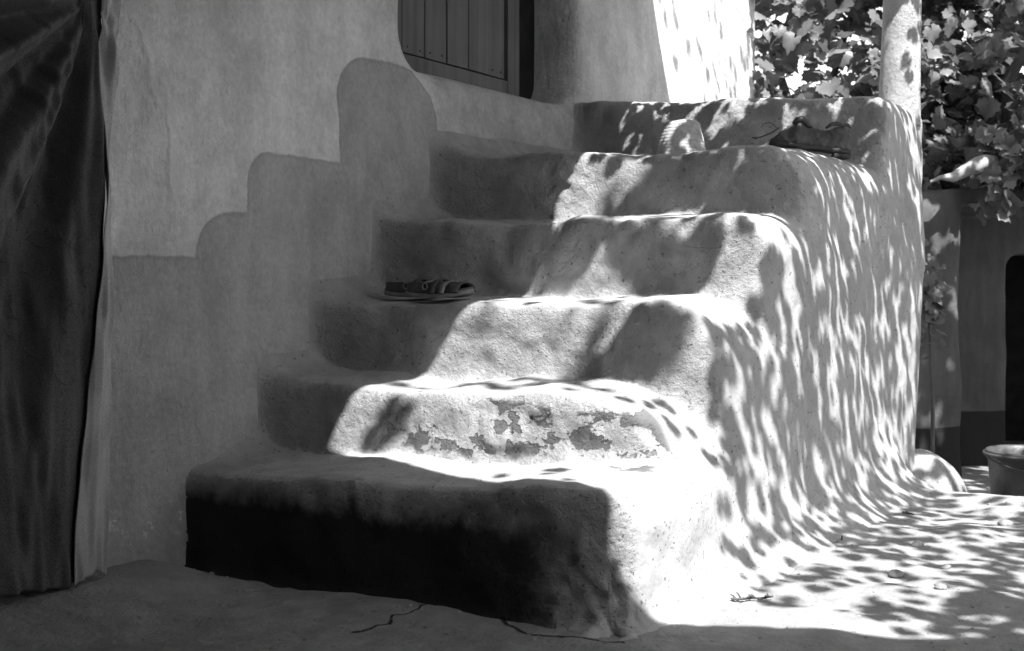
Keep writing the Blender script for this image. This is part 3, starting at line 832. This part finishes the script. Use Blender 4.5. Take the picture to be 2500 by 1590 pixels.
def build_outbuilding():
    t = thing('outbuilding', 'low grey plastered outbuilding with a black doorway and dark painted base', 'outbuilding', Matrix.Translation((2.5, 7.0, LOW - 0.02)))
    h = 0.028; lo = (-1.3, -0.12, -0.1); hi = (2.6, 2.3, 1.78)
    X, Y, Z = grid(lo, hi, h)
    body = smax(smax(np.abs(X - 0.7) - 1.75, np.abs(Y - 1.55) - 0.65, 0.03), Z - 1.66 - 0.03*np.sin(X*3), 0.05)
    slab = smax(smax(np.abs(X - 0.75) - 1.70, np.abs(Y - 0.72) - 0.68, 0.03), np.abs(Z - 1.62) - 0.05 - 0.012*np.sin(X*7), 0.03)
    body = np.minimum(body, slab)
    pil = smax(smax(np.abs(X + 0.60) - 0.565 - 0.006*np.sin(Z*5), np.abs(Y - 0.6) - 0.6, 0.05), Z - 1.62, 0.06)
    F = np.minimum(body, pil)
    qa = np.abs(X - 1.06) - (0.50 - 0.08); qz = np.abs(Z - 0.35) - (0.967 - 0.08)
    door = np.sqrt(np.maximum(qa, 0)**2 + np.maximum(qz, 0)**2) + np.minimum(np.maximum(qa, qz), 0) - 0.08
    F = smax(F, -smax(door, Y - 1.3, 0.02), 0.03)
    room = smax(smax(np.abs(X - 0.8) - 1.4, np.abs(Y - 1.62) - 0.50, 0.02), Z - 1.5, 0.02)
    F = np.maximum(F, -room)
    V, Fq = surface_nets(F, lo, h)
    V, Fq = drop(V, Fq, V[:, 2] > -0.07)
    N = normals(V, Fq); V = V + N*(0.008*fbm(V, 0.3, 3))[:, None]
    nt = NT('outbuilding_plaster'); z = nt.sep(nt.co)[2]
    zz = nt.math('ADD', z, nt.math('MULTIPLY', nt.noise(4, 3), 0.05))
    v = nt.math('MULTIPLY', nt.ramp(nt.noise(3, 5), 0.25, 0.75, 0.08, 0.12), nt.ramp(nt.noise(20, 4, stretch=(1, 1, 0.2)), 0.25, 0.75, 0.85, 1.12))
    v = nt.mix(nt.ramp(zz, 0.375, 0.385, 1, 0), v, 0.03)
    m = nt.done(v, 0.95, 0.1, nt.bump(nt.noise(30, 5), 0.01, 0.6))
    link('wall', np_mesh('wall', V, Fq), m, t)
    bm = bmesh.new(); add_box(bm, (-0.55, 1.14, -0.06), (2.15, 2.10, 1.44)); bm.faces.ensure_lookup_table()
    bmesh.ops.delete(bm, geom=[f for f in bm.faces if f.calc_center_median().y < 1.15], context='FACES')
    link('room', bm_mesh('room', bm, False), M_DARK, t)  # added near-black liner; the doorway's darkness is put into its colour
build_outbuilding()
def build_log():
    bm = bmesh.new()
    pts = [(-0.02, 0, 0), (0.04, 0.0, 0.010), (0.10, 0.01, 0.026), (0.17, 0.02, 0.055), (0.24, 0.03, 0.080), (0.30, 0.045, 0.100), (0.36, 0.06, 0.108)]
    add_tube(bm, pts, [0.007, 0.016, 0.026, 0.038, 0.041, 0.036, 0.028], 16)
    for v in bm.verts: v.co += Vector((0, 0, 1))*0.022*mnoise.noise(v.co*14) + Vector((0, 1, 0))*0.02*mnoise.noise(v.co*11)
    o = link('log', bm_mesh('log', bm), M_PALEWOOD, matrix=Matrix.Translation((2.25, 6.83, 1.335)))
    tag(o, 'pale stripped log with a pointed end lying on the outbuilding roof edge', 'log')
build_log()
def build_garden_wall():
    bm = bmesh.new()
    add_box(bm, (-3.0, 13.0, -0.6), (12.0, 13.3, 2.6), 0.06); add_box(bm, (9.0, -4.0, -0.6), (9.3, 12.99, 2.4), 0.06)
    o = link('garden_wall', bm_mesh('garden_wall', bm, False), M_OUT); tag(o, 'tall plain plaster wall closing the garden behind the vines', 'wall')
build_garden_wall()

# ------------------------------------------------------------------ leaves
LEAF_O = [(0, -0.02), (0.16, -0.40), (0.46, -0.42), (0.62, -0.18), (0.86, -0.10), (0.80, 0.16), (0.92, 0.46), (0.62, 0.56), (0.50, 0.86), (0.22, 0.90), (0, 1.16),
          (-0.22, 0.90), (-0.50, 0.86), (-0.62, 0.56), (-0.92, 0.46), (-0.80, 0.16), (-0.86, -0.10), (-0.62, -0.18), (-0.46, -0.42), (-0.16, -0.40)]
def leaf_mesh(name, pos, size, nrm, tone, fold=0.35):
    """grape leaves: lobed fans around a centre, slightly cupped and curled"""
    n = len(pos); k = len(LEAF_O)
    nrm = nrm/np.linalg.norm(nrm, axis=1, keepdims=True)
    ref = rng.normal(size=(n, 3)); ref[:, 2] -= 1.2
    u = ref - nrm*(ref*nrm).sum(1, keepdims=True); u /= np.linalg.norm(u, axis=1, keepdims=True)
    v = np.cross(nrm, u)
    T = np.array([(0.0, 0.22)] + LEAF_O)
    r2 = np.abs(T[:, 0])
    cup = rng.normal(0.0, fold, (n, 1)); cur = rng.normal(-0.18, 0.30, (n, 1))
    zz = cup*r2[None]**1.3 + cur*(T[None, :, 1]**2) + rng.normal(0, 0.05, (n, k+1))
    P = pos[:, None] + size[:, None, None]*(T[None, :, 0, None]*v[:, None] + T[None, :, 1, None]*u[:, None] + zz[..., None]*nrm[:, None])
    tri = np.array([(0, 1+i, 1+(i+1) % k) for i in range(k)])
    Fq = (np.arange(n)*(k+1))[:, None, None] + tri[None]
    me = np_mesh(name, P.reshape(-1, 3), Fq.reshape(-1, 3), True)
    at = me.attributes.new('tone', 'FLOAT', 'POINT'); at.data.foreach_set('value', np.repeat(tone, k+1).astype(np.float32))
    return me
M_LEAF = mat_leaf('vine_leaf', 0.13)
M_LEAF2 = mat_leaf('garden_leaf', 0.16, 0.35)  # paler, more translucent leaf for the plants behind the stairs

def inpoly(px, py, poly):
    r = np.zeros(px.shape, bool); n = len(poly)
    for i in range(n):
        x0, y0 = poly[i]; x1, y1 = poly[(i+1) % n]
        c = ((y0 > py) != (y1 > py)) & (px < (x1-x0)*(py-y0)/(y1-y0 + 1e-12) + x0)
        r ^= c
    return r
def polydist(px, py, poly):
    d = np.full(px.shape, 9.0); n = len(poly)
    for i in range(n):
        A = np.array(poly[i]); D = np.array(poly[(i+1) % n]) - A
        t = np.clip(((px-A[0])*D[0] + (py-A[1])*D[1])/(D@D + 1e-12), 0, 1)
        d = np.minimum(d, np.hypot(px - A[0] - t*D[0], py - A[1] - t*D[1]))
    return np.where(inpoly(px, py, poly), -d, d)

# where the sun comes through the arbour and where clumps of leaves hang (plan of the canopy slid down the sun's slope to the ground)
SHADE = [[(0.516, 0.236), (0.513, 0.3), (0.464, 0.261), (0.462, 0.188)],
 [(0.905, 0.714), (0.911, 0.848), (0.875, 0.895), (0.832, 0.851), (0.821, 0.652), (0.874, 0.717)],
 [(1.319, 0.22), (1.32, 0.425), (1.304, 0.475), (1.304, 0.56), (1.312, 0.739), (1.292, 0.752), (1.242, 0.725), (1.241, 0.586), (1.262, 0.573), (1.268, 0.48), (1.291, 0.405), (1.281, 0.345), (1.235, 0.254), (1.241, 0.239)],
 [(1.788, 0.284), (1.793, 0.457), (1.776, 0.509), (1.734, 0.417), (1.72, 0.343), (1.708, 0.105), (1.759, 0.166)],
 [(1.776, 0.546), (1.757, 0.692), (1.725, 0.692), (1.716, 0.47), (1.754, 0.524)]]
LIT = [[(0.79, 0.885), (0.93, 0.885), (0.93, 1.0), (0.79, 1.03)], [(1.20, 0.76), (1.34, 0.76), (1.34, 0.89), (1.20, 0.93)], [(0.531, 0.096), (0.533, 0.214), (0.465, 0.184), (0.444, 0.08)], [(0.525, 0.298), (0.60, 0.946), (0.456, 1.047), (0.442, 0.29)],
 [(0.525, 0.12), (0.525, 0.85), (0.80, 0.85), (0.80, 0.12)],
 [(0.908, 0.163), (0.912, 0.679), (0.874, 0.69), (0.828, 0.615), (0.82, 0.109)], [(0.904, 0.882), (0.904, 0.932), (0.848, 0.981), (0.833, 0.901)],
 [(0.92, 0.40), (0.92, 0.86), (1.20, 0.95), (1.20, 0.40)],
 [(1.319, 0.174), (1.319, 0.201), (1.241, 0.224), (1.241, 0.169)], [(1.286, 0.353), (1.278, 0.422), (1.26, 0.461), (1.236, 0.42), (1.235, 0.315)],
 [(1.322, 0.766), (1.322, 0.831), (1.242, 0.924), (1.242, 0.752)],
 [(1.792, -0.054), (1.793, 0.247), (1.714, 0.097), (1.71, -0.08)], [(1.76, 0.486), (1.776, 0.531), (1.749, 0.516), (1.717, 0.44), (1.718, 0.347)],
 [(0.30, 0.93), (0.66, 0.93), (0.62, 1.22), (0.50, 1.42), (0.06, 1.42), (0.15, 1.10)], [(0.05, 1.38), (0.42, 1.38), (0.36, 1.85), (0.05, 1.85)]]
def cover(a0, b0):
    # leaf cover of the canopy
    c = 0.30 + 0.36*sstep(a0, 0.55, 1.1) + 0*b0
    c = np.where(b0 < 1.38, c + 0.22*sstep(b0, 1.20, 0.80)*sstep(a0, 0.8, 1.3), c)
    c = np.where(b0 > 1.38, 0.25 + 0.42*sstep(a0, 0.5, 1.2) - 0.3*np.exp(-((a0-2.25)/0.25)**2 - ((b0-1.75)/0.25)**2), c)
    c = np.where(b0 > 1.95, 0.85, c)
    c = np.where((a0 > 1.80) & (b0 < 0.62), 0.85, c)
    c = np.where((a0 > 1.80) & (b0 < 0.1), 0.72, c)
    c = np.where((a0 < 1.7) & (b0 < 0.9), 0.12, c)
    c = np.where((np.abs(a0 - 3.7) < 0.4) & (np.abs(b0 - 0.3) < 0.4), 0.40, c)
    c = np.where((np.abs(a0 - 2.9) < 0.25) & (np.abs(b0 - 1.35) < 0.2), 0.58, c)
    c = np.where((np.abs(a0 - 2.55) < 0.18) & (np.abs(b0 - 0.45) < 0.2), 0.96, c)
    c = np.where(a0 > 4.15, 0.975, c)
    c = np.where((np.abs(a0 - 4.9) < 0.16) & (np.abs(b0 - 0.40) < 0.10), 0.2, c)
    return c
def build_canopy():
    N = 30000
    a0 = rng.uniform(0.05, 5.9, N); b0 = rng.uniform(-0.55, 3.6, N)
    sz = rng.uniform(0.020, 0.046, N); sz = np.where(a0 > 4.2, sz*1.5, sz)
    area = 2.05*(0.0335**2)*1.0*np.where(a0 > 4.2, 2.25, 1.0)
    P = np.stack([a0, b0, 0*a0], -1)
    c = np.clip(cover(a0, b0) + 0.22*vnoise(P, 0.22), 0.02, 0.93)
    lam = -np.log(1 - c)/area                      # leaves per square metre
    keep = rng.random(N) < lam/(N/(5.85*4.15))
    for poly in LIT:
        d = polydist(a0, b0, poly); keep &= d > sz*0.55
    keep &= ~((b0 < -0.02) & (a0 > 3.4)) & ~((b0 < -0.15) & (a0 < 2.5)) & ~((b0 < 0.12) & (a0 > 4.3))
    a0, b0, sz = a0[keep], b0[keep], sz[keep]
    ea, eb, es = [], [], []; nb = len(a0)
    for poly in SHADE:
        pa = np.array(poly); lo, hi = pa.min(0) - 0.03, pa.max(0) + 0.03
        M = 9000; x = rng.uniform(lo[0], hi[0], M); y = rng.uniform(lo[1], hi[1], M)
        d = polydist(x, y, poly); ok = d < 0.004
        for q in LIT: ok &= polydist(x, y, q) > 0.006
        x, y = x[ok], y[ok]
        n = int(min(len(x), max(12, 9000*abs(0.5*np.sum(pa[:, 0]*np.roll(pa[:, 1], 1) - pa[:, 1]*np.roll(pa[:, 0], 1))))))
        ea.append(x[:n]); eb.append(y[:n]); es.append(np.full(n, 0.026))
    n2 = len(ea[0]); nw = nb + sum(map(len, ea))
    ea.append(rng.uniform(4.25, 6.0, 75)); eb.append(rng.uniform(-1.35, -0.85, 75)); es.append(rng.uniform(0.02, 0.04, 75))
    nf = 230; fa = rng.uniform(0.60, 1.85, nf); fb = rng.uniform(-0.05, 0.88, nf)  # loose leaves added high above the arbour to dim the steps softly
    fk = vnoise(np.stack([fa*1.0 + fb*0.1, fb*0.8, 0*fa], -1), 0.16) > -0.15
    nh = nw + 75; ea.append(fa[fk]); eb.append(fb[fk]); es.append(rng.uniform(0.03, 0.05, int(fk.sum())))
    a0 = np.concatenate([a0] + ea); b0 = np.concatenate([b0] + eb); sz = np.concatenate([sz] + es)
    n = len(a0); h = rng.uniform(2.35, 3.0, n); h = np.where(a0 > 4.2, rng.uniform(2.75, 3.0, n), h)
    h[nb:] = rng.uniform(2.55, 3.2, n - nb)
    h[nb:nb + n2] += 0.9; h[nw:] = rng.uniform(4.2, 5.6, n - nw); h[nh:] = rng.uniform(4.2, 6.0, n - nh)
    a = a0 + S_A*h; b = b0 + S_B*h
    pos = np.stack([OX + CA*a + SA_*b, OY + SA_*a - CA*b, h], -1)
    nr = np.array(sun_dir)[None]*0.8 + np.array([0, 0, 0.4])[None] + rng.normal(0, 0.30, (n, 3))
    t = thing('grape_vine', 'grape vine spread over the courtyard arbour, its leaves dappling the stairs', 'vine', Matrix.Translation(W(1.6, 3.7, 0)))
    pos = pos - np.array(W(1.6, 3.7, 0))
    me = leaf_mesh('foliage', pos, sz, nr, rng.uniform(0.7, 1.3, n), 0.2)
    o = link('foliage', me, M_LEAF, t)
    def L(a_, b_, z_): return W(a_, b_, z_) - W(1.6, 3.7, 0)
    bm = bmesh.new()
    add_tube(bm, [L(1.6, 3.7, -0.1), L(1.62, 3.68, 0.5), L(1.55, 3.72, 1.2), L(1.6, 3.6, 1.9), L(1.7, 3.3, 2.45), L(1.8, 2.8, 2.6)], [0.07, 0.055, 0.05, 0.045, 0.035, 0.02], 10)
    link('trunk', bm_mesh('trunk', bm), M_BARK, t)
    # arbour: bare poles carried by the post and the roof edge
    ar = thing('arbour', 'rough pole arbour carrying the vine above the courtyard', 'arbour', Matrix.Translation(W(1.6, 3.9, 0)))
    def K(a_, b_, z_): return W(a_, b_, z_) - W(1.6, 3.9, 0)
    for (A, B) in (((3.35, 1.0, 2.64), (2.8, 4.0, 2.62)), ((0.6, 1.42, 2.62), (0.62, 4.0, 2.62))):
        bm = bmesh.new(); add_tube(bm, [K(*A), K((A[0]+B[0])/2, (A[1]+B[1])/2, 2.61), K(*B)], 0.022, 8)
        link('pole', bm_mesh('pole', bm), M_BARK, ar)
    for A in ((2.8, 4.0), (0.62, 4.0)):
        bm = bmesh.new(); add_tube(bm, [K(*A, -0.3), K(*A, 1.2), K(*A, 2.62)], [0.06, 0.05, 0.045], 10)
        link('upright', bm_mesh('upright', bm), M_BARK, ar)
build_canopy()

def bg_vine(name, label, loc, boxes, n, seed, stems, tone=(0.55, 1.4), size=(0.045, 0.095), trunk_r=0.035):
    t = thing(name, label, 'vine', Matrix.Translation(loc), 'vines growing behind the stairs')
    ps = []
    for (lo, hi, w) in boxes:
        k = int(n*w); p = rng.uniform(lo, hi, (k*3, 3))
        dens = vnoise(p + seed, 0.30) + 0.5*vnoise(p + seed, 0.12)
        p = p[np.argsort(-dens + rng.normal(0, 0.35, len(p)))][:k]; ps.append(p)
    p = np.concatenate(ps); n = len(p)
    nr = np.array([0.15, -0.55, 0.75])[None] + rng.normal(0, 0.55, (n, 3))
    link('foliage', leaf_mesh('foliage', p - np.array(loc), rng.uniform(*size, n), nr, rng.uniform(*tone, n)), M_LEAF2, t)
    bm = bmesh.new()
    rr = random.Random(seed)
    for st in stems:
        pts = [Vector(q) - Vector(loc) for q in st]
        rad = [trunk_r*(1 - 0.6*i/(len(pts)-1)) for i in range(len(pts))]
        add_tube(bm, pts, rad, 8)
    link('trunk', bm_mesh('trunk', bm), M_BARK, t)
    for k in range(14):
        bm = bmesh.new()
        q = Vector(p[rr.randrange(n)]) - Vector(loc); d = Vector((rr.uniform(-1, 1), rr.uniform(-0.4, 0.4), rr.uniform(-0.8, 0.5))).normalized()*rr.uniform(0.15, 0.4)
        add_tube(bm, [q, q + d*0.5 + Vector((0, 0, 0.03)), q + d], 0.005, 6)
        link('cane', bm_mesh('cane', bm), M_PALEWOOD, t)
bg_vine('climbing_vine', 'sunlit broad leaved vine between the bright wall and the post', (2.0, 8.3, LOW),
        [((1.3, 7.6, 1.6), (3.1, 8.6, 3.4), 1.0)], 2100, 3,
        [[(2.0, 8.3, LOW), (2.05, 8.3, 0.8), (1.95, 8.25, 1.7), (2.2, 8.2, 2.6), (2.5, 8.1, 3.2)]])
bg_vine('climbing_vine', 'leafy vine right of the post, paler above and dark below', (3.1, 8.2, LOW),
        [((2.35, 7.2, 2.15), (4.1, 8.3, 3.4), 0.75), ((2.1, 7.0, 1.30), (3.8, 8.6, 2.15), 0.55), ((2.52, 6.72, 1.14), (3.7, 7.05, 1.62), 0.10)], 3300, 9,
        [[(3.1, 8.2, LOW), (3.0, 8.2, 0.9), (3.1, 8.0, 1.5), (2.95, 7.6, 1.75), (2.9, 7.5, 1.95), (3.05, 7.4, 2.3), (3.3, 7.3, 2.9)]], size=(0.04, 0.075), trunk_r=0.06)
bg_vine('climbing_vine', 'dense dark vine filling the back of the garden against its wall', (3.0, 10.4, LOW),
        [((0.6, 9.6, 0.2), (5.6, 11.0, 4.3), 1.0)], 4600, 15,
        [[(3.0, 10.4, LOW), (3.1, 10.4, 1.5), (3.6, 10.4, 3.2)], [(3.0, 10.4, LOW), (2.6, 10.4, 1.2), (2.0, 10.4, 3.0)]], tone=(0.5, 1.1), size=(0.07, 0.12), trunk_r=0.07)
# trailing shoots hanging beside the outbuilding corner
def build_weed():
    t = thing('trailing_plant', 'small drooping plant against the pillar beside the stair side', 'plant', Matrix.Translation((2.15, 6.55, LOW)))
    p = rng.normal(0, 1, (70, 3))*np.array([0.03, 0.06, 0.13]) + np.array([0.0, 0.05, 1.02])
    link('foliage', leaf_mesh('foliage', p, rng.uniform(0.025, 0.05, 70), rng.normal(0, 0.5, (70, 3)) + np.array([0, -0.6, 0.5]), rng.uniform(0.5, 1.2, 70)), M_LEAF2, t)
    bm = bmesh.new(); add_tube(bm, [(0, 0, 0), (0.01, 0.02, 0.5), (0.0, 0.05, 1.0), (-0.01, 0.04, 1.2)], [0.014, 0.01, 0.008, 0.004], 7)
    link('stem', bm_mesh('stem', bm), M_BARK, t)
build_weed()

# ------------------------------------------------------------------ twigs and dry bits on the ground
def twig(a, b, ln, ang, seed, label, forks=3):
    rr = random.Random(seed); z = float(ground_h(np.array([W(a, b).x]), np.array([W(a, b).y]))[0]) + 0.008
    bm = bmesh.new(); P = [Vector((0, 0, 0))]; d = Vector((math.cos(ang), math.sin(ang), 0.02))
    for k in range(6):
        d = (d + Vector((rr.uniform(-.3, .3), rr.uniform(-.3, .3), rr.uniform(-.04, .04)))).normalized(); P.append(P[-1] + d*ln/6)
    add_tube(bm, P, [0.0045*(1 - 0.1*k) for k in range(7)], 6)
    for k in range(forks):
        q = P[rr.randrange(1, 6)]; e = Vector((rr.uniform(-1, 1), rr.uniform(-1, 1), rr.uniform(0.1, 0.7))).normalized()
        add_tube(bm, [q, q + e*ln*0.18, q + e*ln*0.32 + Vector((0, 0, -0.004))], [0.003, 0.0025, 0.0015], 5)
    o = link('twig', bm_mesh('twig', bm), M_BARK, matrix=Matrix.Translation(W(a, b, z))); tag(o, label, 'twig', 'twigs fallen on the ground')
twig(0.40, 1.46, 0.075, -0.3, 1, 'forked dark twig on the sunlit ground near the lowest step', 6)
twig(0.43, 1.52, 0.05, 0.2, 2, 'short twig fragment right of the forked twig', 3)
twig(1.10, 1.47, 0.17, 0.35, 3, 'long bent twig at the foot of the stair side', 1)
twig(1.80, 1.56, 0.05, -0.6, 4, 'little dark twig far back near the stair corner', 2)
for k, (a, b, s) in enumerate([(0.9, 1.75, 0.018), (1.3, 1.72, 0.016), (-0.02, 1.36, 0.016), (0.75, 1.9, 0.014), (1.75, 1.9, 0.02), (1.05, 1.85, 0.012)]):
    p = W(a, b); z = float(ground_h(np.array([p.x]), np.array([p.y]))[0])
    lump('pebble', (p.x, p.y, z + s*0.3), (s*1.3, s, s*0.7), M_STONE,
         ['pebble at the middle of the dappled ground', 'pebble beyond the long bent twig', 'pebble at the crumbling corner of the lowest step', 'pebble near the edge of the bright ground',
          'biggest pebble far back on the ground', 'tiny pebble among the leaf shadows'][k], 'pebble', 20 + k, 0.3, 'pebbles on the ground', 2)

# ------------------------------------------------------------------ grit and straw trodden into the floor
def build_litter():
    V, Fq = [], []
    tet = np.array([(1, 0, -0.3), (-0.5, 0.87, -0.3), (-0.5, -0.87, -0.3), (0.1, 0.05, 0.8), (0.6, 0.7, 0.2), (-0.8, 0.1, 0.25)])
    fc = [(0, 1, 4), (1, 2, 5), (0, 4, 3), (4, 1, 3), (1, 5, 3), (5, 2, 3), (2, 0, 3), (0, 2, 1)]
    n = 900; k = 0
    a = rng.uniform(-0.7, 2.3, n); b = rng.uniform(0.1, 2.3, n)
    X = OX + CA*a + SA_*b; Y = OY + SA_*a - CA*b
    ok = ((a < -0.07) | (b > 1.46)); X, Y = X[ok], Y[ok]; Z = ground_h(X, Y)
    for x, y, z in zip(X, Y, Z):
        if rng.random() < 0.35:      # straw
            t = rng.uniform(0, 6.28); L = rng.uniform(0.006, 0.022); sc = np.array([L, 0.0009, 0.0009])
        else:
            t = rng.uniform(0, 6.28); q = rng.uniform(0.002, 0.0065)*(1.6 if rng.random() < 0.1 else 1); sc = np.array([q*1.3, q, q*0.8])
        P = tet*sc; c, s_ = math.cos(t), math.sin(t)
        P = np.stack([P[:, 0]*c - P[:, 1]*s_, P[:, 0]*s_ + P[:, 1]*c, P[:, 2]], 1) + np.array([x, y, z + 0.0005])
        V.append(P); Fq += [tuple(i + 6*k for i in f) for f in fc]; k += 1
    o = link('ground_litter', np_mesh('ground_litter', np.concatenate(V), np.array(Fq), False), M_STONE)
    tag(o, 'grit and straw scattered over the earth floor', 'litter', kind='stuff')
build_litter()
